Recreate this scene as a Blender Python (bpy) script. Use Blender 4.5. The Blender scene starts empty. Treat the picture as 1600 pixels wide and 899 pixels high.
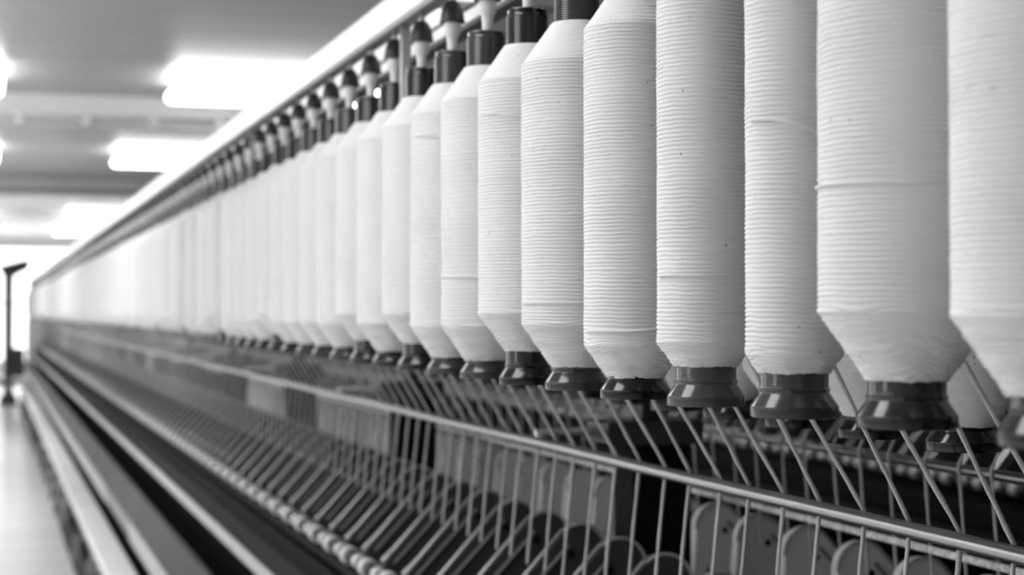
import bpy, math, random
import numpy as np
from mathutils import Vector

random.seed(7)
rng = np.random.default_rng(7)
C = bpy.context.scene.collection
S = bpy.context.scene

# ---------------------------------------------------------------- camera, light, exposure
EYE = 1.645                                   # camera height above the floor
F_PX = 2600.0                                 # focal length in pixels of the 1600 wide frame
YAW = math.atan(820 / F_PX)
PITCH = math.atan(39.5 / F_PX)
cam_d = bpy.data.cameras.new('camera')
cam_d.sensor_width = 36.0
cam_d.lens = 36.0 * F_PX / 1600
cam_d.clip_start = 0.05
cam_d.clip_end = 200
cam_d.dof.use_dof = True
cam_d.dof.focus_distance = 1.72
cam_d.dof.aperture_fstop = 5.0
cam_d.dof.aperture_blades = 0
cam = bpy.data.objects.new('camera', cam_d)
cam.location = (0, 0, EYE)
cam.rotation_euler = (math.radians(90) + PITCH, 0, -YAW)
C.objects.link(cam)
S.camera = cam

world = bpy.data.worlds.new('world')
S.world = world
world.use_nodes = True
world.node_tree.nodes['Background'].inputs[0].default_value = (0.9, 0.9, 0.9, 1)
world.node_tree.nodes['Background'].inputs[1].default_value = 0.15
LAMP_STRENGTH = 12.0
WINDOW_STRENGTH = 3.6
ADDED_SIDE_STRENGTH = 2.0
S.view_settings.view_transform = 'Standard'
S.view_settings.look = 'None'
S.view_settings.exposure = -0.66
S.view_settings.gamma = 1.0
S.view_settings.use_curve_mapping = False

# ---------------------------------------------------------------- materials (all procedural)
def mat(name, v, rough=0.6, metal=0.0, noise=None, bump=None, spec=0.5, emit=None, coat=0.0):
    m = bpy.data.materials.new(name)
    m.use_nodes = True
    nt = m.node_tree
    b = nt.nodes['Principled BSDF']
    b.inputs['Base Color'].default_value = (v, v, v, 1)
    b.inputs['Roughness'].default_value = rough
    b.inputs['Metallic'].default_value = metal
    b.inputs['Specular IOR Level'].default_value = spec
    b.inputs['Coat Weight'].default_value = coat
    if emit:
        b.inputs['Emission Color'].default_value = (1, 1, 1, 1)
        b.inputs['Emission Strength'].default_value = emit
    if noise or bump:
        tc = nt.nodes.new('ShaderNodeTexCoord')
    if noise:
        sc, lo, hi = noise
        n = nt.nodes.new('ShaderNodeTexNoise')
        n.inputs['Scale'].default_value = sc
        n.inputs['Detail'].default_value = 4
        r = nt.nodes.new('ShaderNodeMapRange')
        r.inputs['From Min'].default_value = 0.3
        r.inputs['From Max'].default_value = 0.7
        r.inputs['To Min'].default_value = lo
        r.inputs['To Max'].default_value = hi
        nt.links.new(tc.outputs['Object'], n.inputs['Vector'])
        nt.links.new(n.outputs['Fac'], r.inputs['Value'])
        nt.links.new(r.outputs['Result'], b.inputs['Base Color'])
    if bump:
        sc, st, dist = bump
        n2 = nt.nodes.new('ShaderNodeTexNoise')
        n2.inputs['Scale'].default_value = sc
        n2.inputs['Detail'].default_value = 3
        bp = nt.nodes.new('ShaderNodeBump')
        bp.inputs['Strength'].default_value = st
        bp.inputs['Distance'].default_value = dist
        nt.links.new(tc.outputs['Object'], n2.inputs['Vector'])
        nt.links.new(n2.outputs['Fac'], bp.inputs['Height'])
        nt.links.new(bp.outputs['Normal'], b.inputs['Normal'])
    return m

def cotton_mat():
    m = mat('cotton roving', 0.8, rough=0.95, spec=0.15)
    nt = m.node_tree
    b = nt.nodes['Principled BSDF']
    tc = nt.nodes.new('ShaderNodeTexCoord')
    mp = nt.nodes.new('ShaderNodeMapping')
    mp.inputs['Scale'].default_value = (60, 60, 520)
    n = nt.nodes.new('ShaderNodeTexNoise')
    n.inputs['Scale'].default_value = 2.2
    n.inputs['Detail'].default_value = 3
    nt.links.new(tc.outputs['Object'], mp.inputs['Vector'])
    nt.links.new(mp.outputs['Vector'], n.inputs['Vector'])
    bp = nt.nodes.new('ShaderNodeBump')
    bp.inputs['Strength'].default_value = 0.8
    bp.inputs['Distance'].default_value = 0.0016
    nt.links.new(n.outputs['Fac'], bp.inputs['Height'])
    nt.links.new(bp.outputs['Normal'], b.inputs['Normal'])
    v = nt.nodes.new('ShaderNodeTexVoronoi')           # tiny seed specks caught in the cotton
    v.inputs['Scale'].default_value = 42
    nt.links.new(tc.outputs['Object'], v.inputs['Vector'])
    r = nt.nodes.new('ShaderNodeMapRange')
    r.inputs['From Min'].default_value = 0.035
    r.inputs['From Max'].default_value = 0.06
    r.inputs['To Min'].default_value = 0.25
    r.inputs['To Max'].default_value = 1.0
    nt.links.new(v.outputs['Distance'], r.inputs['Value'])
    mx = nt.nodes.new('ShaderNodeMix')
    mx.data_type = 'RGBA'
    mx.inputs['A'].default_value = (0.1, 0.1, 0.1, 1)
    mx.inputs['B'].default_value = (0.72, 0.72, 0.72, 1)
    nt.links.new(r.outputs['Result'], mx.inputs['Factor'])
    nt.links.new(mx.outputs['Result'], b.inputs['Base Color'])
    return m

M = {
    'cotton': cotton_mat(),
    'strand': mat('loose roving strand', 0.5, 0.95, noise=(900, 0.38, 0.56), bump=(1500, 0.6, 0.0006), spec=0.1),  # cotton made darker than the packages to carry the strands' shadow
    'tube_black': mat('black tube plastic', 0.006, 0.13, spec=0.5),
    'tube_dark': mat('dark grey tube plastic', 0.014, 0.14, spec=0.5),
    'tube_mid': mat('grey tube plastic', 0.034, 0.15, spec=0.5),
    'tube_light': mat('light grey tube plastic', 0.05, 0.15, spec=0.5),
    'cap': mat('black hanger cap', 0.02, 0.45),
    'nylon': mat('white nylon', 0.7, 0.4),
    'rail_white': mat('white painted rail', 0.9, 0.35),
    'steel': mat('polished steel', 0.3, 0.28, metal=1.0, bump=(60, 0.15, 0.002)),
    'steel_dull': mat('dull steel', 0.42, 0.42, metal=1.0),
    'bright_metal': mat('bright metal', 0.8, 0.3, metal=0.8),
    'dark': mat('dark painted iron', 0.02, 0.5),
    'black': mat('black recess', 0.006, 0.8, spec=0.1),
    'grey': mat('grey paint', 0.16, 0.45, noise=(6, 0.14, 0.19)),
    'panel': mat('grey guard panel', 0.05, 0.65, spec=0.12, noise=(1.5, 0.06, 0.085)),
    'light_grey': mat('light grey paint', 0.36, 0.45, noise=(5, 0.33, 0.40)),
    'pale': mat('pale rail paint', 0.72, 0.4, noise=(4, 0.66, 0.78)),
    'mesh': mat('dusty dark mesh', 0.05, 0.9, spec=0.05, noise=(220, 0.01, 0.10)),
    'arm_side': mat('black arm side', 0.05, 0.4),
    'arm_side_lightened': mat('lightened grey arm side', 0.72, 0.4),  # grey plastic, lightened to make up for poor light on the far bank
    'arm_top': mat('light arm lever', 0.34, 0.3, metal=0.8),
    'cot': mat('light rubber roller', 0.55, 0.5),
    'cot_end': mat('dark roller end', 0.03, 0.5),
    'lint': mat('lint covered bar', 0.45, 0.9, noise=(110, 0.4, 0.95), bump=(200, 0.8, 0.004)),
    'floor': mat('pale floor', 0.6, 0.25),
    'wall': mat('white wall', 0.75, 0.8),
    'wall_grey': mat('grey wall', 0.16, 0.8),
    'beam': mat('ceiling beam paint', 0.85, 0.6),
    'pipe': mat('pale pipe', 0.45, 0.5),
    'lamp': mat('lamp diffuser', 0.9, 0.5, emit=LAMP_STRENGTH),
    'lamp_box': mat('lamp housing', 0.8, 0.4),
    'glass': mat('daylight pane', 0.9, 0.4, emit=WINDOW_STRENGTH),
    'added_side_glow': mat('added side light pane', 0.9, 0.4, emit=ADDED_SIDE_STRENGTH),
    'frame': mat('window frame', 0.75, 0.5),
}

def floor_mat():
    m = M['floor']
    nt = m.node_tree
    b = nt.nodes['Principled BSDF']
    tc = nt.nodes.new('ShaderNodeTexCoord')
    br = nt.nodes.new('ShaderNodeTexBrick')
    br.offset = 0
    br.inputs['Color1'].default_value = (0.9, 0.9, 0.9, 1)
    br.inputs['Color2'].default_value = (0.84, 0.84, 0.84, 1)
    br.inputs['Mortar'].default_value = (0.55, 0.55, 0.55, 1)
    br.inputs['Scale'].default_value = 1.0
    br.inputs['Mortar Size'].default_value = 0.012
    br.inputs['Brick Width'].default_value = 0.6
    br.inputs['Row Height'].default_value = 0.6
    nt.links.new(tc.outputs['Object'], br.inputs['Vector'])
    nt.links.new(br.outputs['Color'], b.inputs['Base Color'])
floor_mat()

def ceiling_mat():
    m = mat('ribbed ceiling sheet', 0.3, 0.38)
    nt = m.node_tree
    b = nt.nodes['Principled BSDF']
    tc = nt.nodes.new('ShaderNodeTexCoord')
    mp = nt.nodes.new('ShaderNodeMapping')
    mp.inputs['Scale'].default_value = (0.02, 1, 1)
    w = nt.nodes.new('ShaderNodeTexNoise')
    w.inputs['Scale'].default_value = 5.0
    w.inputs['Detail'].default_value = 4
    r = nt.nodes.new('ShaderNodeMapRange')
    r.inputs['From Min'].default_value = 0.3
    r.inputs['From Max'].default_value = 0.7
    r.inputs['To Min'].default_value = 0.36
    r.inputs['To Max'].default_value = 0.54
    nt.links.new(tc.outputs['Object'], mp.inputs['Vector'])
    nt.links.new(mp.outputs['Vector'], w.inputs['Vector'])
    nt.links.new(w.outputs['Fac'], r.inputs['Value'])
    nt.links.new(r.outputs['Result'], b.inputs['Base Color'])
    return m
M['ceiling'] = ceiling_mat()

# ---------------------------------------------------------------- mesh helpers
class MB:
    """collects quads and polygons for ONE mesh object; heights z are given from the camera level"""
    def __init__(s):
        s.v = []; s.f = []; s.m = []; s.n = 0
    def add(s, verts, faces, mi=0):
        s.v.append(np.asarray(verts, float))
        s.f += [tuple(i + s.n for i in f) for f in faces]
        s.m += [mi] * len(faces)
        s.n += len(verts)
        return s
    def box(s, x0, x1, y0, y1, z0, z1, mi=0, ch=0.0):
        if ch <= 0:
            v = [(x, y, z) for z in (z0, z1) for y in (y0, y1) for x in (x0, x1)]
            f = [(0, 2, 3, 1), (4, 5, 7, 6), (0, 1, 5, 4), (2, 6, 7, 3), (0, 4, 6, 2), (1, 3, 7, 5)]
            return s.add(v, f, mi)
        p = [(x0 + ch, z0), (x1 - ch, z0), (x1, z0 + ch), (x1, z1 - ch), (x1 - ch, z1), (x0 + ch, z1), (x0, z1 - ch), (x0, z0 + ch)]
        return s.prism(p, y0, y1, mi)
    def prism(s, poly, y0, y1, mi=0, inset=0.0):
        """polygon in x,z extruded along y, with an optional chamfer of the two end faces"""
        p = np.array(poly, float); n = len(p)
        rings = []
        if inset > 0:
            c = p.mean(0); d = p - c; l = np.linalg.norm(d, axis=1)[:, None]
            q = c + d * (1 - inset / l)
            rings = [(q, y0), (p, y0 + inset), (p, y1 - inset), (q, y1)]
        else:
            rings = [(p, y0), (p, y1)]
        v = []
        for q, y in rings:
            v += [(a, y, b) for a, b in q]
        f = [tuple(range(n))[::-1] if True else None]
        for k in range(len(rings) - 1):
            for i in range(n):
                j = (i + 1) % n
                f.append((k * n + i, k * n + j, (k + 1) * n + j, (k + 1) * n + i))
        f.append(tuple(range((len(rings) - 1) * n, len(rings) * n)))
        return s.add(v, f, mi)
    def lathe(s, prof, seg=32, mi=0, c=(0, 0, 0), axis='z'):
        """profile of (radius, height) pairs, capped where the radius is above zero"""
        a = np.linspace(0, 2 * np.pi, seg, endpoint=False)
        v = []
        for r, h in prof:
            for t in a:
                if axis == 'z': v.append((c[0] + r * math.cos(t), c[1] + r * math.sin(t), c[2] + h))
                elif axis == 'y': v.append((c[0] + r * math.cos(t), c[1] + h, c[2] - r * math.sin(t)))
                else: v.append((c[0] + h, c[1] + r * math.cos(t), c[2] + r * math.sin(t)))
        f = []
        for k in range(len(prof) - 1):
            for i in range(seg):
                j = (i + 1) % seg
                f.append((k * seg + i, k * seg + j, (k + 1) * seg + j, (k + 1) * seg + i))
        f.append(tuple(range(seg))[::-1])
        f.append(tuple(range((len(prof) - 1) * seg, len(prof) * seg)))
        return s.add(v, f, mi)
    def tube(s, pts, r, seg=8, mi=0):
        pts = [Vector(p) for p in pts]
        n = len(pts)
        rr = r if hasattr(r, '__len__') else [r] * n
        v = []; up = None
        for i, p in enumerate(pts):
            t = (pts[min(i + 1, n - 1)] - pts[max(i - 1, 0)]).normalized()
            if up is None:
                up = Vector((0, 0, 1)) if abs(t.z) < 0.9 else Vector((0, 1, 0))
            u = t.cross(up).normalized(); w = u.cross(t).normalized(); up = w
            for k in range(seg):
                a = 2 * math.pi * k / seg
                v.append(tuple(p + (u * math.cos(a) + w * math.sin(a)) * rr[i]))
        f = [(i * seg + k, i * seg + (k + 1) % seg, (i + 1) * seg + (k + 1) % seg, (i + 1) * seg + k) for i in range(n - 1) for k in range(seg)]
        f.append(tuple(range(seg))[::-1]); f.append(tuple(range((n - 1) * seg, n * seg)))
        return s.add(v, f, mi)
    def mesh(s, name, mats, smooth=40):
        me = bpy.data.meshes.new(name)
        me.from_pydata(np.concatenate(s.v).tolist(), [], s.f)
        for m in (mats if isinstance(mats, (list, tuple)) else [mats]):
            me.materials.append(M[m] if isinstance(m, str) else m)
        if len(set(s.m)) > 1:
            me.polygons.foreach_set('material_index', s.m)
        import bmesh
        bm = bmesh.new(); bm.from_mesh(me)
        bmesh.ops.recalc_face_normals(bm, faces=bm.faces)
        bm.to_mesh(me); bm.free()
        if smooth:
            me.polygons.foreach_set('use_smooth', [True] * len(me.polygons))
            me.set_sharp_from_angle(angle=math.radians(smooth))
        return me

def obj(name, me, parent=None, loc=(0, 0, 0)):
    o = bpy.data.objects.new(name, me)
    o.location = loc
    C.objects.link(o)
    if parent is not None: o.parent = parent
    return o

def thing(name, label, cat, loc, group=None, me=None):
    """loc heights are given from the camera level"""
    o = bpy.data.objects.new(name, me)
    o.location = (loc[0], loc[1], loc[2] + EYE)
    C.objects.link(o)
    o['label'] = label; o['category'] = cat
    if group: o['group'] = group
    return o

def struct(name, mb, m, smooth=0, loc=(0, 0, EYE)):
    o = obj(name, mb.mesh(name, m, smooth), None, loc)
    o['kind'] = 'structure'
    return o

# ---------------------------------------------------------------- the hall
ZF = -EYE
ZC = 2.0
XL, XR, YN, YF = -4.8, 9.0, -6.0, 46.0
struct('floor', MB().box(XL, XR, YN, YF, ZF - 0.1, ZF), 'floor')
struct('ceiling', MB().box(XL, XR, YN, YF, ZC, ZC + 0.1), 'ceiling')
lw = MB()
lw.box(XL - 0.15, XL, YN, YF, ZF, ZF + 0.9)
lw.box(XL - 0.15, XL, YN, YF, ZC - 0.08, ZC)
WY = np.arange(YN, YF, 4.0)
for y in WY:
    lw.box(XL - 0.15, XL, y, y + 0.5, ZF + 0.9, ZC - 0.08)
struct('wall_left', lw, 'wall')
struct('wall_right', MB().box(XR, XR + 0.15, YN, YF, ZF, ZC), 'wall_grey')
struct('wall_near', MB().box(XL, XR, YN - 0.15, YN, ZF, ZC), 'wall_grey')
# far wall: a sill and piers around tall bright windows
fw = MB()
fw.box(XL, 2.4, YF, YF + 0.15, ZF, ZF + 0.35)
fw.box(2.4, XR, YF, YF + 0.15, ZF, ZF + 1.25)
fw.box(XL, XR, YF, YF + 0.15, ZC - 0.25, ZC)
WX = np.array([XL, -3.0, -0.3, 2.4, 5.1, 7.8])
for i, y in enumerate(WY):  # unseen glowing windows, added on the left for side light and glints
    y0, y1, z0, z1 = y + 0.5, y + 4.0, ZF + 0.9, ZC - 0.08
    fr = MB()
    for a in (y0, (y0 + y1) / 2 - 0.025, y1 - 0.05):
        fr.box(XL - 0.09, XL - 0.02, a, a + 0.05, z0, z1)
    for b in (z0, (z0 + z1) / 2 - 0.025, z1 - 0.05):
        fr.box(XL - 0.09, XL - 0.02, y0, y1, b, b + 0.05)
    w = struct('window_%d' % (i + 11), fr, 'frame')
    p = obj('pane', MB().box(XL - 0.12, XL - 0.1, y0, y1, z0, z1).mesh('pane', 'added_side_glow', 0), w)
for x in WX:
    fw.box(x, x + 0.3, YF, YF + 0.15, ZF + (0.35 if x < 2.4 else 1.25), ZC - 0.25)
struct('wall_far', fw, 'wall')
for i, x in enumerate(WX):
    x0, x1, z0, z1 = x + 0.3, (WX[i + 1] if i + 1 < len(WX) else XR), ZF + (0.35 if x < 2.4 else 1.25), ZC - 0.25
    if x1 - x0 < 0.3: continue
    fr = MB()
    for a in (x0, (x0 + x1) / 2 - 0.025, x1 - 0.05):
        fr.box(a, a + 0.05, YF + 0.02, YF + 0.09, z0, z1)
    for b in (z0, (z0 + z1) / 2 - 0.025, z1 - 0.05):
        fr.box(x0, x1, YF + 0.02, YF + 0.09, b, b + 0.05)
    w = struct('window_%d' % (i + 1), fr, 'frame')
    p = obj('pane', MB().box(x0, x1, YF + 0.1, YF + 0.12, z0, z1).mesh('pane', 'glass', 0), w)

# crosswise ceiling beams and the pipe under them
BY = [15.75, 25.9, 34.2]
for i, y in enumerate([-3.5, 6.0] + BY):
    struct('trim_%d' % (i + 1), MB().box(XL, XR, y, y + 0.35, ZC - 0.18, ZC), 'beam')

def pipe(y, z, r, label, group=None):
    o = thing('ceiling_pipe', label, 'pipe', (0, y, z), group)
    b = MB().tube([(XL + 0.02, 0, 0), (XR - 0.02, 0, 0)], r, 16)
    obj('pipe_run', b.mesh('pipe_run', 'pipe', 40), o)
    for x in np.arange(XL + 1, XR, 3.0):
        obj('pipe_hanger', MB().tube([(x, 0, r * 0.8), (x, 0, ZC - z)], 0.008, 8).mesh('pipe_hanger', 'pipe', 40), o)
PIPE_Y = 15.6
pipe(PIPE_Y, 1.71, 0.045, 'pale grey pipe crossing under the ceiling at the nearest visible beam')
pipe(25.7, 1.80, 0.05, 'pale grey pipe crossing under the ceiling farther down the hall')

def fitting_mesh():
    return MB().lathe([(0.006, 0.06), (0.012, 0.05), (0.03, 0.03), (0.042, 0.0), (0.036, -0.03), (0.012, -0.045)], 20).mesh('sprinkler_head', 'nylon', 60)
fm = fitting_mesh()
FIT = [(30, 'leftmost pale round fitting under the ceiling pipe, near the photo edge'),
       (135, 'second pale round fitting from the left under the ceiling pipe'),
       (238, 'third pale round fitting from the left under the ceiling pipe'),
       (342, 'rightmost pale round fitting under the ceiling pipe, beside the creel rail')]
for px, lab in FIT:
    xr = (px + 20) / 2726.0                   # X / depth of that column of the picture
    X = xr * 0.9545 * PIPE_Y / (1 - 0.298 * xr)
    o = thing('sprinkler_head', lab, 'ceiling fitting', (X, PIPE_Y - 0.06, 1.745), 'fittings under the ceiling pipe', fm)

# ceiling lamps: wide boxes across the aisle, two rows in view
def lamp_meshes():
    L_, W_, H_ = 1.85, 1.05, 0.10
    h = MB().box(-L_ / 2 + 0.1, L_ / 2 - 0.1, -W_ / 2 + 0.1, W_ / 2 - 0.1, 0.0405, H_, ch=0.01)
    d = MB().box(-L_ / 2 + 0.01, L_ / 2 - 0.01, -W_ / 2 + 0.02, W_ / 2 - 0.02, -0.06, 0.04, ch=0.03)
    return h.mesh('lamp_housing', 'lamp_box', 30), d.mesh('diffuser', 'lamp', 30)
LH, LD = lamp_meshes()
ROWX = [-3.7, -0.80, 2.40]
ROWY = [2.1, 7.8, 14.25, 20.9, 33.4, 39.9]
rown = {1: 'left', 2: 'right'}
for i, x in enumerate(ROWX):
    for j, y in enumerate(ROWY):
        if i == 2 and j == 0: continue
        if i in (1, 2) and j >= 2:
            lab = 'glowing ceiling lamp in the %s row, %s' % (rown[i], ['nearest one in view', 'second one down the hall', 'third one down the hall, past the dark gap', 'farthest one, beside the end wall'][j - 2])
            g = None
        else:
            lab = 'glowing ceiling lamp lighting the hall from outside the picture'
            g = 'ceiling lamps out of view'
        o = thing('ceiling_light', lab, 'ceiling lamp', (x, y, ZC - 0.105), g)
        obj('lamp_housing', LH, o); obj('diffuser', LD, o)

# ---------------------------------------------------------------- the spinning frame
L = 0.70                 # sideways distance of the front bobbin row
P = 0.1945               # bobbin pitch
Y0 = 1.172               # position of bobbin 0 along the machine
NB = 148
YE = Y0 + NB * P + 0.3   # far end of the machine
YS = -1.2                # near end, behind the camera
COLP = 9 * P
COLY = [2.72 + COLP * j for j in range(-1, 16)]
COLY = [y for y in COLY if y < YE]

frame = thing('spinning_frame', 'long dark ring spinning frame running the length of the hall', 'spinning machine', (0, 0, ZF))
frame_off = -ZF          # parts are written from the camera level
def fpart(name, mb, m, smooth=35, label=None, parent=frame):
    o = obj(name, mb.mesh(name, m, smooth), parent, (0, 0, frame_off if parent is frame else 0))
    if label: o['label'] = label
    return o
# creel
fpart('creel_rail', MB().box(0.655, 0.672, YS, YE, 0.494, 0.543, ch=0.003), 'rail_white', label='white creel rail above the hanging bobbins')
fpart('hanger_rail', MB().box(0.690, 0.712, YS, YE, 0.506, 0.520), 'grey')
fpart('hanger_rail', MB().box(0.99, 1.01, YS, YE, 0.452, 0.466), 'grey')
r2 = MB().box(0.80, 0.83, YS, YE, 0.507, 0.532, ch=0.003)
fpart('inner_rail', r2, 'rail_white')
fpart('creel_back_panel', MB().box(0.845, 0.85, YS, YE, 0.545, 0.70), 'rail_white')
fpart('inner_rail_edge', MB().box(0.798, 0.832, YS, YE, 0.499, 0.5065).box(0.80, 0.83, YS, YE, 0.5325, 0.538), 'dark')
for y in COLY:
    if y < 0: continue
    b = MB().box(0.692, 0.708, y + 0.115, y + 0.131, 0.30, 0.522, ch=0.002)
    fpart('creel_post', b, 'light_grey')
for y in COLY:
    if y < 0: continue
    b = MB().box(1.08, 1.19, y, y + 0.09, ZF, -0.235, ch=0.004)
    col = fpart('machine_column', b, 'black')
    b = MB().box(1.03, 1.21, y - 0.01, y + 0.10, -0.232, -0.190, ch=0.004)
    fpart('column_bracket', b, 'tube_mid')
    b = MB().box(1.11, 1.15, y + 0.03, y + 0.08, -0.190, 0.48, ch=0.004)
    fpart('creel_upright', b, 'dark')
    b = MB().box(0.674, 1.16, y + 0.115, y + 0.131, 0.541, 0.553)
    fpart('creel_crossbar', b, 'light_grey')
    b = MB().tube([(0.93, y + 0.09, -0.214), (1.09, y + 0.09, -0.210)], 0.0062, 12)
    fpart('brace_rod', b, 'bright_metal')
# guide rods
ROD1 = (0.945, -0.2335); ROD2 = (1.386, -0.234)
def ysub(n=40):
    return np.linspace(YS, YE, n)
fpart('guide_rod', MB().tube([(ROD1[0], y, ROD1[1] + 0.0006 * math.sin(y * 5)) for y in ysub(160)], 0.0088, 24), 'steel', 60, label='polished steel guide rod in front')
fpart('guide_rod', MB().tube([(ROD2[0], y, ROD2[1]) for y in ysub(40)], 0.0088, 16), 'steel', 60)
fpart('roving_guide_bar', MB().box(1.294, 1.306, YS, YE, -0.347, -0.337, ch=0.002), 'lint', label='pale lint covered guide bar behind the front rod')
# centre casing and roller beams
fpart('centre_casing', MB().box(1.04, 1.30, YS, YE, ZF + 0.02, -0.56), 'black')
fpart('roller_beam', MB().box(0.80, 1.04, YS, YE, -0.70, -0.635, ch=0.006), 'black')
fpart('roller_beam', MB().box(1.30, 1.53, YS, YE, -0.70, -0.635, ch=0.006), 'dark')
fpart('bottom_roller', MB().lathe([(0.0135, YS), (0.0135, YE)], 20, c=(0.795, 0, -0.592), axis='y'), 'black')  # steel rollers coloured near-black for the shade beneath the top rollers
fpart('bottom_roller', MB().lathe([(0.0125, YS), (0.0125, YE)], 16, c=(0.835, 0, -0.592), axis='y'), 'dark')
# spindle side of the machine, a recess with long rails
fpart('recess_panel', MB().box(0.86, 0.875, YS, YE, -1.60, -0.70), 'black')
fpart('suction_duct', MB().prism([(0.73, -0.702), (0.80, -0.690), (0.84, -0.73), (0.80, -0.735), (0.735, -0.712)], YS, YE), 'mesh', 0, label='dusty dark suction duct under the rollers')
fpart('yarn_guide_rail', MB().box(0.720, 0.729, YS, YE, -0.733, -0.694, ch=0.002), 'light_grey', label='thin light grey rail')
fpart('guard_panel', MB().prism([(0.67, -0.831), (0.685, -0.831), (0.655, -0.962), (0.632, -0.962)], YS, YE), 'panel', 0)
rr = MB()
for a_, b_ in ((YS, 7.9), (9.5, YE)):
    rr.box(0.630, 0.655, a_, b_, -1.055, -0.966, ch=0.004)
fpart('ring_rail', rr, 'light_grey')
fpart('ring_rail_core', MB().box(0.636, 0.66, YS, YE, -1.048, -0.97), 'grey')
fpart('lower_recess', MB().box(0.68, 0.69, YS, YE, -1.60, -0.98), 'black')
tr = MB().box(0.488, 0.620, YS, YE, -1.145, -1.12, ch=0.006)
fpart('doffing_tray', tr, 'pale')
fpart('tray_lip', MB().box(0.49, 0.505, YS, YE, -1.175, -1.146), 'grey')
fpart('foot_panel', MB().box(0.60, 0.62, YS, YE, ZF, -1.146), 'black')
yy = 2.0
nf = 0
while yy < YE - 0.4 and nf < 90:
    ln = random.uniform(0.10, 0.26); h = random.uniform(0.14, 0.30)
    t = random.random()
    b = MB()
    b.box(0.555 + random.uniform(-0.01, 0.01), 0.60, yy, yy + ln, ZF, ZF + h, ch=0.01)
    b.lathe([(0.02, 0), (0.032, 0.02), (0.032, 0.07), (0.015, 0.10), (0.012, 0.22)], 14, c=(0.555, yy + ln + 0.05, ZF + 0.001))
    fpart('machine_foot', b, 'light_grey' if t > 0.88 else ('grey' if t > 0.72 else 'dark'))
    yy += ln + random.uniform(0.12, 0.22); nf += 1
# end box of the machine
fpart('end_casing', MB().box(0.66, 1.83, YE, YE + 0.5, ZF, -0.10, ch=0.02), 'rail_white')

# ---------------------------------------------------------------- bobbins
TR = 0.031               # tube radius
HB = 0.0                 # z of the tube's lower rim in bobbin space
def tube_profile(ripple=True):
    p = [(0.012, 0.006), (0.030, 0.0), (0.0388, 0.0), (0.0396, 0.0006), (0.0400, 0.0016), (0.0400, 0.0103), (0.0396, 0.0110),
         (0.0330, 0.0205), (0.0322, 0.0215), (0.0318, 0.0222), (0.0318, 0.0238), (0.0325, 0.0246), (0.0325, 0.0256), (0.0314, 0.0266)]
    z = 0.029
    while z < 0.075:
        p.append((0.0312 - 0.00025 * (int(z * 1000) % 2 if ripple else 0), z)); z += 0.001 if ripple else 0.01
    p.append((0.0306, 0.20))
    z = 0.444
    while z < 0.498:
        p.append((0.0285 - (0.0005 if (ripple and int(round(z * 1000 / 1.5)) % 2) else 0), z)); z += 0.0015 if ripple else 0.012
    p += [(0.0285, 0.4985), (0.0276, 0.5005), (0.0270, 0.502), (0.0270, 0.505), (0.0262, 0.5075), (0.0225, 0.509), (0.012, 0.509), (0.010, 0.500)]
    return p
TUBES = {}
def tube_mesh(tone, near):
    key = (tone, near)
    if key not in TUBES:
        TUBES[key] = MB().lathe(tube_profile(near), 64 if near else 24).mesh('tube', tone, 24)
    return TUBES[key]

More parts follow.
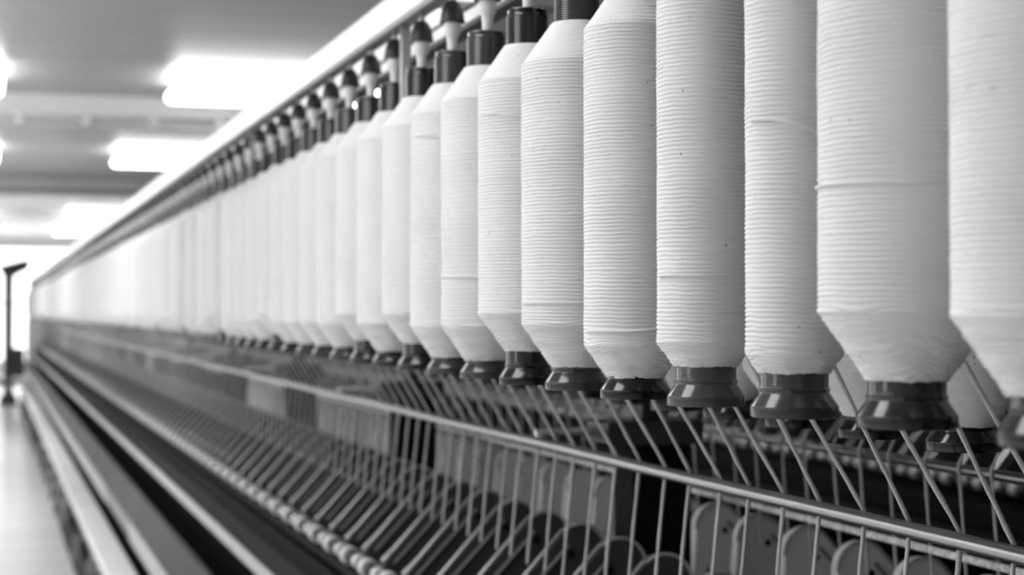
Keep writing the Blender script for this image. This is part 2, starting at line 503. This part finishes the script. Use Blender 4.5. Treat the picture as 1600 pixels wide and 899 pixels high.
PZ1 = 0.452              # upper end of the package above the tube's rim
def package_mesh(R, h0, level, seed):
    """wound cotton package: tapered at both ends, one helical coil beside the other"""
    r_ = np.random.default_rng(seed)
    pitch = 0.0044
    seg, per = {0: (112, 6), 1: (56, 4), 2: (28, 0)}[level]
    re = TR + 0.0008
    hc = (R - re) * 1.42
    z0, z1 = h0, h0 * 0.15 + PZ1
    n = int((z1 - z0) / pitch * per) if per else 16
    if per:
        z = np.linspace(z0, z1, n)
    else:
        z = np.array([z0, z0 + 0.3 * hc, z0 + 0.7 * hc, z0 + hc - 0.002, z0 + hc + 0.002, *np.linspace(z0 + hc + 0.02, z1 - hc - 0.02, 7), z1 - hc - 0.002, z1 - hc + 0.002, z1 - 0.4 * hc, z1])
    phi = np.linspace(0, 2 * np.pi, seg, endpoint=False)
    Z, PH = np.meshgrid(z, phi, indexing='ij')
    def base(q):
        e = np.minimum(q - z0, z1 - q)
        t = np.clip(e / max(hc, 1e-6), 0, 1)
        return re + (R - re) * t
    B = base(Z)
    if per:
        k = [r_.uniform(0, 6.28, 3) for _ in range(8)]
        def nz(fz, fp, i):
            return np.sin(Z * fz + fp * PH + k[i][0]) * np.sin(Z * fz * 0.63 + k[i][1] - (fp + 1) * PH)
        low = np.clip(1 - (Z - z0 - hc * 0.95) / 0.012, 0, 1)        # the loose lower taper
        top = np.clip((Z - (z1 - hc)) / 0.006, 0, 1)
        wob = 0.07 * nz(90, 3, 0) + 0.10 * nz(260, 5, 1) + low * (0.9 * nz(70, 2, 2) + 0.7 * nz(150, 3, 3))
        ph = Z / pitch + PH / (2 * np.pi) + wob
        ridge = np.abs(np.sin(np.pi * ph)) ** 0.7 - 0.65
        amp = 0.00150 * (1 - 0.1 * low) * (1 - 0.6 * top) * (1 + 0.5 * nz(40, 1, 4))
        B = B + amp * ridge + 0.00025 * nz(500, 6, 5) + low * (0.0009 * nz(210, 3, 6) + 0.0006 * np.abs(nz(760, 2, 7)) + 0.0005 * nz(1300, 5, 4)) + 0.0003 * nz(30, 2, 7)
    if per:
        Z = Z + np.clip(1 - (Z - z0) / 0.008, 0, 1) * 0.0007 * (np.sin(4 * PH + seed) * 0.6 + np.sin(13 * PH + 2 * seed) * 0.4 + np.sin(29 * PH) * 0.3)
    X = B * np.cos(PH); Yv = B * np.sin(PH)
    v = np.stack([X, Yv, Z], -1).reshape(-1, 3)
    a = np.arange(len(z) - 1)[:, None] * seg; b = np.arange(seg)[None]; c = (b + 1) % seg
    q = np.stack([a + b, a + c, a + seg + c, a + seg + b], -1).reshape(-1, 4)
    me = bpy.data.meshes.new('roving_package')
    nv = len(v); nf_ = len(q)
    me.vertices.add(nv + 2); me.loops.add(nf_ * 4 + seg * 6); me.polygons.add(nf_ + seg * 2)
    vv = np.concatenate([v, [[0, 0, z0 + 0.001]], [[0, 0, z1 - 0.001]]])
    me.vertices.foreach_set('co', vv.ravel())
    lo = np.stack([np.full(seg, nv), (np.arange(seg) + 1) % seg, np.arange(seg)], -1)
    tb = (len(z) - 1) * seg
    hi = np.stack([np.full(seg, nv + 1), tb + np.arange(seg), tb + (np.arange(seg) + 1) % seg], -1)
    me.loops.foreach_set('vertex_index', np.concatenate([q.ravel(), lo.ravel(), hi.ravel()]).astype(np.int32))
    st = np.concatenate([np.arange(nf_) * 4, nf_ * 4 + np.arange(seg * 2) * 3])
    me.polygons.foreach_set('loop_start', st.astype(np.int32))
    me.polygons.foreach_set('use_smooth', np.ones(nf_ + seg * 2, bool))
    me.update(calc_edges=True)
    me.materials.append(M['cotton'])
    return me

def loop_strand(R, z_a, z_b, phi_a, phi_b, bend, rad=0.0016):
    """one loose coil lying across the package face"""
    pts = []
    for t in np.linspace(0, 1, 40):
        ph = phi_a + (phi_b - phi_a) * t
        zz = z_a + (z_b - z_a) * (t ** bend)
        pts.append(((R + 0.0014) * math.cos(ph), (R + 0.0014) * math.sin(ph), zz + 0.0004 * math.sin(9 * t)))
    return MB().tube(pts, rad, 8).mesh('loose_coil', 'cotton', 60)

def fibre_mesh(R, h0, seed):
    """short stray cotton fibres standing off the package"""
    r_ = random.Random(seed + 100)
    re = TR + 0.0008
    hc = (R - re) * 1.42
    b = MB()
    for i in range(900):
        low = r_.random() < 0.6
        z = h0 + (r_.uniform(0, hc + 0.01) if low else r_.uniform(0, PZ1 - hc - 0.02))
        rad = re + (R - re) * min(1, max(0, (z - h0) / max(hc, 1e-6)))
        a = r_.uniform(0, 6.283); da = r_.uniform(-0.05, 0.05); out = r_.uniform(0.0008, 0.0032)
        p = []
        for t in (0.0, 0.5, 1.0):
            q = rad + out * math.sin(t * 1.9)
            p.append((q * math.cos(a + da * t), q * math.sin(a + da * t), z + r_.uniform(-0.001, 0.001) * t - 0.0012 * t * (1 if low else 0)))
        b.tube(p, [0.00010, 0.00008, 0.00004], 3)
    return b.mesh('loose_fibres', 'cotton', 60)

ZB = -0.0957             # height of the front row's lower rims
RAD = {-1: 0.070, 0: 0.070, 1: 0.0435, 2: 0.0495, 3: 0.058, 4: 0.069, 5: 0.0675, 6: 0.067, 7: 0.066, 8: 0.067, 9: 0.068}
H0 = {-1: 0.0345, 0: 0.0375, 1: 0.040, 2: 0.040, 3: 0.0235, 4: 0.0285, 5: 0.045, 6: 0.026, 7: 0.026, 8: 0.044, 9: 0.026}
TONE = {-1: 'tube_dark', 0: 'tube_dark', 1: 'tube_mid', 2: 'tube_light', 3: 'tube_black', 4: 'tube_mid', 5: 'tube_black', 6: 'tube_mid', 7: 'tube_mid',
        8: 'tube_black', 9: 'tube_dark', 10: 'tube_dark', 11: 'tube_mid', 12: 'tube_dark', 13: 'tube_mid', 14: 'tube_black', 15: 'tube_dark'}
PK = {}
def get_package(R, h0, level, seed):
    key = (round(R, 4), round(h0, 4), level, seed)
    if key not in PK: PK[key] = package_mesh(R, h0, level, seed)
    return PK[key]

ordw = ['first', 'second', 'third', 'fourth', 'fifth', 'sixth', 'seventh', 'eighth', 'ninth', 'tenth', 'eleventh', 'twelfth', 'thirteenth', 'fourteenth',
        'fifteenth', 'sixteenth', 'seventeenth', 'eighteenth', 'nineteenth', 'twentieth']
tonew = {'tube_black': 'black', 'tube_dark': 'dark', 'tube_mid': 'grey', 'tube_light': 'grey'}
special = {
    -1: 'full white roving bobbin cut off by the right edge of the photo, blurred and nearest',
    0: 'full wide white roving bobbin with dark flared base, second from the right edge',
    1: 'slimmest white roving bobbin with a loose coil slanting across its upper part, grey base',
    2: 'slim white roving bobbin with one dark horizontal coil line and a grey ribbed base',
    3: 'white roving bobbin with loose coil rising above its lower taper, black flat base',
    4: 'full white roving bobbin with sharp tapered shoulder near the top and grey glossy base',
    5: 'full white roving bobbin on a tall black base, beside the one with the sharp shoulder',
}
def bobbin(k, X, Y, z, R, h0, tone, level, label, group, row='front', coils=()):
    t = thing('roving_bobbin', label, 'bobbin', (X, Y, z), group)
    t.rotation_euler = (random.uniform(-0.004, 0.004), random.uniform(-0.004, 0.004), 0)
    obj('tube', tube_mesh(tone, level < 2), t)
    p = obj('roving_package', get_package(R, h0, level, (k % 40) if level < 2 else 0), t)
    if level == 0 and row == 'front':
        h = obj('loose_fibres', fibre_mesh(R, h0, k), p)
        h['kind'] = 'stuff'
    for c in coils:
        obj('loose_coil', loop_strand(R, *c), p)
    return t

# angles on a package: pi is towards the aisle, -pi/2 towards the camera end
COILS = {
    0: [(0.192, 0.190, -3.7, -0.3, 1.0, 0.0013)],
    1: [(0.268, 0.236, -3.0, -0.75, 2.2, 0.0022)],
    2: [(0.132, 0.134, -3.2, -0.6, 2.0, 0.0013)],
    3: [(0.076, 0.098, -3.1, -0.6, 4.0, 0.0018)],
    4: [(0.107, 0.110, -3.2, -0.8, 2.0, 0.0012)],
    5: [(0.362, 0.340, -2.9, -1.0, 1.6, 0.0013)],
    6: [(0.148, 0.146, -3.2, -0.8, 1.0, 0.0012)],
    7: [(0.372, 0.350, -2.9, -1.0, 1.6, 0.0012)],
}
for k in range(-1, NB):
    R = RAD.get(k, 0.0670 if (k < 18 or (k * 11) % 7 < 4) else (0.045, 0.052, 0.058)[k % 3]); h0 = H0.get(k, 0.026 if (k * 7) % 5 else 0.044)
    tone = TONE.get(k, ('tube_dark', 'tube_black', 'tube_mid')[(k * 5 + k // 3) % 3])
    lv = 0 if k <= 7 else (1 if k <= 16 else 2)
    if k in special:
        lab, g = special[k], 'roving bobbins in the front row'
    elif k < 17:
        lab = 'full roving bobbin on a %s base, %s from the right in the front row' % (tonew[tone], ordw[k + 1])
        g = 'roving bobbins in the front row'
    elif k < 45:
        lab, g = 'narrow blurred white roving bobbin in the middle distance of the front row', 'middle distance front row bobbins'
    else:
        lab, g = 'tiny blurred white roving bobbin in the far stretch of the front row', 'far front row bobbins'
    bobbin(k, L, Y0 + k * P, ZB + {-1: 0.004, 0: 0.004}.get(k, random.uniform(-0.001, 0.001)), R, h0, tone, lv, lab, g, coils=COILS.get(k, ()))
BACK = ['white roving bobbin with black base in the back row, behind the two nearest ones',
        'white roving bobbin with black base in the back row, between the second and third',
        'white roving bobbin in the back row, black base showing under the slimmest front one',
        'white roving bobbin in the back row, base peeping beside the ribbed grey base']
for k in range(1, 15):
    lab = BACK[k - 2] if 2 <= k <= 5 else 'white roving bobbin of the back row, nearly hidden behind the front row'
    bobbin(60 + k, 1.0, Y0 + k * P, -0.148, (0.062, 0.067, 0.055)[k % 3], 0.026, 'tube_black', 1 if k < 5 else 2, lab, 'roving bobbins in the back row')

for row, X, z in (('inner', 1.335, -0.148), ('outer', 1.632, -0.0957)):
    for k in range(-4, 26):
        bobbin(60 + k, X, Y0 + (k + 0.1) * P, z, 0.064, 0.026, 'tube_dark', 2, 'white roving bobbin of the %s row on the hidden far side of the creel' % row, 'bobbins on the far side of the creel')
for k in range(-4, 1):
    bobbin(60 + k, 1.0, Y0 + k * P, -0.148, 0.064, 0.026, 'tube_black', 2, 'white roving bobbin of the back row, nearly hidden behind the front row', 'roving bobbins in the back row')
for k in range(-6, -1):
    bobbin(60 + k, L, Y0 + k * P, ZB, 0.067, 0.026, 'tube_dark', 1, 'white roving bobbin of the front row beyond the right edge of the photo', 'near bobbins beside the camera')
# hangers: knob, black bell cap, white neck and stem that enters the tube
def hanger_parts():
    zt = 0.424 - 0.0
    cap = MB().lathe([(0.0200, 0.459), (0.0203, 0.461), (0.0190, 0.465), (0.0183, 0.472), (0.0163, 0.481), (0.0125, 0.489), (0.0075, 0.4935), (0.003, 0.495)], 32)
    neck = MB().lathe([(0.0080, 0.403), (0.0080, 0.424), (0.0086, 0.432), (0.0098, 0.438), (0.0125, 0.441), (0.0130, 0.453), (0.0138, 0.458), (0.0125, 0.4595)], 28)
    knob = MB().lathe([(0.0050, 0.4935), (0.0065, 0.496), (0.0065, 0.500), (0.0045, 0.503), (0.0045, 0.506)], 20)
    return [('cap', cap.mesh('cap', 'cap', 40)), ('neck', neck.mesh('neck', 'nylon', 40)), ('knob', knob.mesh('knob', 'bright_metal', 40))]
HP = hanger_parts()
for k in range(-1, NB):
    if 4 <= k < 19:
        lab = 'black capped hanger above the %s front bobbin from the right' % ordw[k + 1]; g = 'bobbin hangers along the creel rail'
    elif k < 4:
        lab = 'black capped bobbin hanger above the near bobbins, out of the picture'; g = 'hangers above the picture'
    else:
        lab = 'tiny blurred black capped bobbin hanger far along the creel rail'; g = 'far bobbin hangers'
    t = thing('bobbin_hanger', lab, 'bobbin hanger', (L, Y0 + k * P, 0), g)
    for n_, me in HP: obj(n_, me, t)

# ---------------------------------------------------------------- drafting arms
AXC = (1.0125, -0.4235)  # centre of the rounded rear end
def stadium(c, r, ang, length, n=12):
    """long rounded plate in x,z; rear end at c, front end length away along ang"""
    dx, dz = math.cos(ang), math.sin(ang)
    e = (c[0] + dx * length, c[1] + dz * length)
    pts = []
    for i in range(n + 1):
        a = ang + math.pi / 2 + math.pi * i / n
        pts.append((c[0] + r * math.cos(a), c[1] + r * math.sin(a)))
    r2_ = r * 0.62
    for i in range(n + 1):
        a = ang - math.pi / 2 + math.pi * i / n
        pts.append((e[0] + r2_ * math.cos(a), e[1] + r2_ * math.sin(a)))
    return pts
def arm_meshes(side_tone, mirror=False):
    ang = math.radians(223)
    def mx(mb):
        if mirror:
            for a in mb.v: a[:, 0] *= -1
        return mb
    R_ = 0.046
    fx, fz = math.cos(ang) * 0.205, math.sin(ang) * 0.205
    plate = [(R_ * math.cos(a), R_ * math.sin(a)) for a in np.linspace(math.radians(-4), ang - math.pi / 2, 16)]
    plate += [(fx + R_ * 0.62 * math.cos(a), fz + R_ * 0.62 * math.sin(a)) for a in np.linspace(ang - math.pi / 2, ang + math.pi * 0.42, 12)]
    plate += [(-0.05, -0.185), (0.045, -0.150), (0.056, -0.120)]
    body = MB().prism(plate, -0.013, 0.013, inset=0.003)
    rim = MB()
    # a raised rim that follows the plate's edge
    st = plate[:16]
    rim.tube([(a, -0.0125, b) for a, b in st], 0.0030, 6)
    hole = MB().lathe([(0.006, -0.0145), (0.0065, -0.0125)], 16, axis='y', c=(-0.017, 0, -0.008))
    hole.lathe([(0.0035, -0.0145), (0.004, -0.0125)], 12, axis='y', c=(0.020, 0, -0.085))
    dx, dz = math.cos(ang), math.sin(ang)
    nx, nz_ = -dz, dx
    if nz_ < 0: nx, nz_ = -nx, -nz_
    lev = MB()
    p0 = (nx * (R_ + 0.004), nz_ * (R_ + 0.004)); 
    q = []
    for t, h in ((0.0, 0), (0.205, -0.017)):
        q.append((p0[0] + dx * t + nx * h, p0[1] + dz * t + nz_ * h))
    lev.prism([(q[0][0], q[0][1]), (q[1][0], q[1][1]), (q[1][0] - nx * 0.006, q[1][1] - nz_ * 0.006), (q[0][0] - nx * 0.006, q[0][1] - nz_ * 0.006)], -0.0125, -0.0005, inset=0.0015)
    lev.tube([(q[1][0] - nx * 0.003 - dx * 0.03, -0.0005, q[1][1] - nz_ * 0.003 - dz * 0.03), (q[1][0] - nx * 0.004 + dx * 0.012, -0.0005, q[1][1] - nz_ * 0.004 + dz * 0.012)], [0.006, 0.0075], 12)
    # an inner ledge along the plate's side
    led = MB()
    a0 = (nx * 0.022 + dx * 0.01, nz_ * 0.022 + dz * 0.01); a1 = (nx * 0.012 + dx * 0.20, nz_ * 0.012 + dz * 0.20)
    led.tube([(a0[0], -0.0145, a0[1]), (a1[0], -0.0145, a1[1])], 0.0036, 6)
    ex, ez = dx * 0.205, dz * 0.205
    hold = MB().tube([(ex, 0, ez), (ex + dx * 0.03 - 0.012, 0, ez + dz * 0.012 + 0.01), (-0.222, 0, -0.130)], [0.012, 0.008, 0.0055], 10)
    hold.lathe([(0.004, -0.07), (0.004, 0.07)], 10, axis='y', c=(-0.222, 0, -0.130))
    def cot(r, y):
        m_ = MB().lathe([(r - 0.003, y - 0.0165), (r, y - 0.0135), (r, y + 0.0135), (r - 0.003, y + 0.0165)], 24, axis='y', c=(-0.222, 0, -0.130))
        m_.lathe([(r * 0.55, y - 0.040), (r * 0.84, y - 0.0170), (r * 0.84, y + 0.0170), (r * 0.55, y + 0.040)], 16, 1, axis='y', c=(-0.222, 0, -0.130))
        return m_
    out = [('arm_plate', mx(body).mesh('arm_plate', side_tone, 30)), ('plate_rim', mx(rim).mesh('plate_rim', 'light_grey', 50)),
           ('lever', mx(lev).mesh('lever', 'arm_top', 30)), ('ledge', mx(led).mesh('ledge', 'grey', 40)), ('pivot', mx(hole).mesh('pivot', 'black', 30)),
           ('roller_holder', mx(hold).mesh('roller_holder', 'arm_top', 40)),
           ('top_roller', mx(cot(0.0205, -0.046)).mesh('top_roller', ['cot', 'cot_end'], 40)), ('top_roller', mx(cot(0.0150, 0.046)).mesh('top_roller', ['cot', 'cot_end'], 40))]
    return out
ARM_N = arm_meshes('arm_side'); ARM_M = arm_meshes('arm_side_lightened', True)
def add_arm(parts, X, Y, Z, label, group):
    t = thing('drafting_arm', label, 'drafting arm', (X, Y, Z), group)
    for n_, me in parts: obj(n_, me, t)
    return t
def xpix(X, Y):
    return -20 + 2726 * X / (0.9545 * Y + 0.298 * X)
for k in range(-2, NB):
    Y = Y0 + (k + 0.45) * P
    if k < 5:
        lab = 'black drafting arm of the near bank, just below the lower edge of the photo'
        g = 'drafting arms below the picture'
    elif k < 22:
        lab = 'black drafting arm with pale lever, %s from the right in the near bank' % ordw[k - 5]
        g = 'near drafting arms of the front bank'
    elif k < 60: lab, g = 'blurred drafting arm with pale lever in the middle stretch of the front bank', 'middle drafting arms of the front bank'
    else: lab, g = 'tiny blurred drafting arm in the far stretch of the front bank', 'far drafting arms of the front bank'
    add_arm(ARM_N, AXC[0], Y, AXC[1], lab, g)
for k in range(-1, 44):
    Y = Y0 + (k + 0.88) * P
    if k < 4: lab, g = 'grey drafting arm of the far bank, just below the lower edge of the photo', 'far bank drafting arms below the picture'
    elif k < 20: lab = 'grey rounded drafting arm end behind the strands, %s from the right in the far bank' % ordw[k - 4]; g = 'grey drafting arms behind the strands'
    else: lab, g = 'blurred grey drafting arm end behind the strands on the far bank', 'distant grey drafting arms of the far bank'
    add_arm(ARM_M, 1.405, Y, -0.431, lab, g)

# ---------------------------------------------------------------- roving strands
def strand_mesh(pts, r0, seed, seg=7, sub=7):
    r_ = random.Random(seed)
    out = []; rad = []
    for i in range(len(pts) - 1):
        a, b = Vector(pts[i]), Vector(pts[i + 1])
        sub = max(2, int((b - a).length / 0.02))
        for s in range(sub):
            t = s / sub
            p = a.lerp(b, t)
            out.append((p.x + r_.uniform(-1, 1) * 0.00035, p.y + r_.uniform(-1, 1) * 0.00035, p.z))
            rad.append(r0 * r_.uniform(0.82, 1.15))
    out.append(tuple(pts[-1])); rad.append(r0)
    return MB().tube(out, rad, seg)
def our_path(front, dy, j=0):
    X, Z = ROD1
    if front: top = [(L + 0.035, dy - 0.02, 0.16)]
    else: top = [(L + 0.035, dy + 0.045, 0.16)]
    w = 0.0103
    return top[:1] + [(X + w * 0.9, dy, Z + 0.008), (X + w, dy, Z - 0.001), (X + w * 0.85, dy, Z - 0.007), (X - 0.004, dy - 0.002, Z - 0.12), (X - 0.014, dy - 0.004, -0.452)]
var = {}
def strand_var(kind, i):
    if (kind, i) not in var:
        if kind == 'front': pts = our_path(True, 0.0)
        elif kind == 'back': pts = our_path(False, 0.0)
        else:
            X, Z = ROD2; w = -0.0103
            pts = [(X + 0.16, 0.0, 0.02), (X + 0.012, 0, Z + 0.05), (X + w * 0.9, 0, Z + 0.008), (X + w, 0, Z - 0.001), (X + w * 0.8, 0, Z - 0.007), (X + 0.006, 0, -0.43)]
        var[(kind, i)] = strand_mesh(pts, 0.0028 if kind != 'far' else 0.0026, i * 13 + len(kind)).mesh('roving_strand', 'strand', 60)
    return var[(kind, i)]
n_ind = 0
stuff = MB()
for k in range(0, NB):
    for h, kind in ((0.19, 'front'), (0.69, 'back')):
        Y = Y0 + (k + h) * P
        if n_ind >= 225:
            for p in (our_path(kind == 'front', 0.0),):
                stuff.tube([(a, b + Y, c) for a, b, c in p], 0.0016, 4)
            continue
        if k < 1:
            lab = 'pale roving strand over the front rod, beyond the right edge of the photo'; g = 'roving strands beside the picture'
        elif k < 11:
            lab = 'pale roving strand crossing the front rod, %s from the right' % ordw[2 * k - 2 + (kind == 'back')]
            g = 'near roving strands over the front rod'
        elif k < 45: lab, g = 'blurred pale roving strand crossing the middle of the front rod', 'middle roving strands over the front rod'
        else: lab, g = 'very fine blurred roving strand far along the front rod', 'far roving strands over the front rod'
        thing('roving_strand', lab, 'roving strand', (0, Y + random.uniform(-0.006, 0.006), 0), g, strand_var(kind, (k * 3) % 7))
        n_ind += 1
o = thing('roving_strands', 'haze of distant roving strands at the far end of the front rod', 'roving strands', (0, 0, 0), None, stuff.mesh('roving_strands', 'strand', 0))
o['kind'] = 'stuff'
for k in range(3, 38):
    for h in (0.1, 0.6):
        Y = Y0 + (k + h) * P
        px = xpix(ROD2[0], Y)
        q_ = 2 * (k - 4) + (h > 0.3) - 1
        if q_ < 0: lab, g = 'pale roving strand over the rear rod, beyond the right edge of the photo', 'rear strands beside the picture'
        elif q_ < 18: lab = 'pale roving strand over the rear rod, %s from the right' % ordw[q_]; g = 'roving strands over the rear rod'
        else: lab, g = 'blurred roving strand over the distant part of the rear rod', 'distant roving strands over the rear rod'
        thing('roving_strand', lab, 'roving strand', (0, Y + random.uniform(-0.01, 0.01), 0), g, strand_var('far', k % 5))

# ---------------------------------------------------------------- the neighbouring machine, seen low between the strands
DX = 2.29
nb = thing('spinning_frame', 'dark neighbouring spinning frame seen low behind the rear rod', 'spinning machine', (0, 0, ZF))
def npart(name, mb, m, smooth=35): return fpart(name, mb, m, smooth, None, nb) 
def npart(name, mb, m, smooth=35):
    return obj(name, mb.mesh(name, m, smooth), nb, (0, 0, frame_off))
YN0 = 2.5
npart('front_panel', MB().box(0.86 + DX, 0.875 + DX, YN0, YE, -1.60, -0.70), 'black')
npart('suction_duct', MB().prism([(0.735 + DX, -0.716), (0.80 + DX, -0.712), (0.84 + DX, -0.76), (0.84 + DX, -0.83), (0.76 + DX, -0.83), (0.735 + DX, -0.78)], YN0, YE), 'black', 0)
npart('guard_panel', MB().prism([(0.66 + DX, -0.8415), (0.675 + DX, -0.8415), (0.645 + DX, -1.2), (0.622 + DX, -1.2)], YN0, YE), 'black', 0)
npart('roller_beam', MB().box(0.80 + DX, 1.04 + DX, YN0, YE, -0.70, -0.635), 'black')
npart('centre_casing', MB().box(1.04 + DX, 1.30 + DX, YN0, YE, ZF + 0.02, -0.56), 'black')
npart('added_dark_screen', MB().box(1.16 + DX, 1.18 + DX, YN0, YE, -0.56, -0.33), 'dark')  # added dark sheet that blocks the bright wall beyond
npart('doffing_tray', MB().box(0.50 + DX, 0.60 + DX, YN0, YE, -1.3, -1.28), 'grey')
npart('foot_panel', MB().box(0.54 + DX, 0.56 + DX, YN0, YE, ZF, -1.301), 'black')
for k in range(5, 74):
    Y = Y0 + (k * 2 + 0.2) * P * 0.5 + 1.9 + 0.3
    lab = 'blurred drafting arm of the neighbouring machine seen beyond the rear rod'
    add_arm(ARM_N, AXC[0] + DX, Y, AXC[1], lab, 'drafting arms of the neighbouring machine')

# ---------------------------------------------------------------- stand at the end of the aisle
t = thing('signal_stand', 'dark blurred pole with slanted head standing at the far end of the aisle', 'stand', (0.365, 31.0, ZF))
obj('pole', MB().box(-0.09, 0.09, -0.07, 0.07, 0.06, 2.36, ch=0.01).mesh('pole', 'grey', 30), t)
obj('head', MB().prism([(-0.09, 2.30), (0.06, 2.28), (0.34, 2.42), (0.38, 2.60), (0.27, 2.60), (-0.20, 2.47)], -0.12, 0.12).mesh('head', 'dark', 0), t)
obj('control_box', MB().box(-0.06, 0.28, -0.12, 0.10, 0.50, 1.02, ch=0.03).mesh('control_box', 'dark', 30), t)
obj('crossbar', MB().box(-0.6, 0.30, -0.04, 0.04, 0.34, 0.46, ch=0.01).mesh('crossbar', 'dark', 30), t)
obj('base', MB().lathe([(0.17, 0), (0.17, 0.07), (0.13, 0.18), (0.08, 0.22)], 24).mesh('base', 'dark', 30), t)
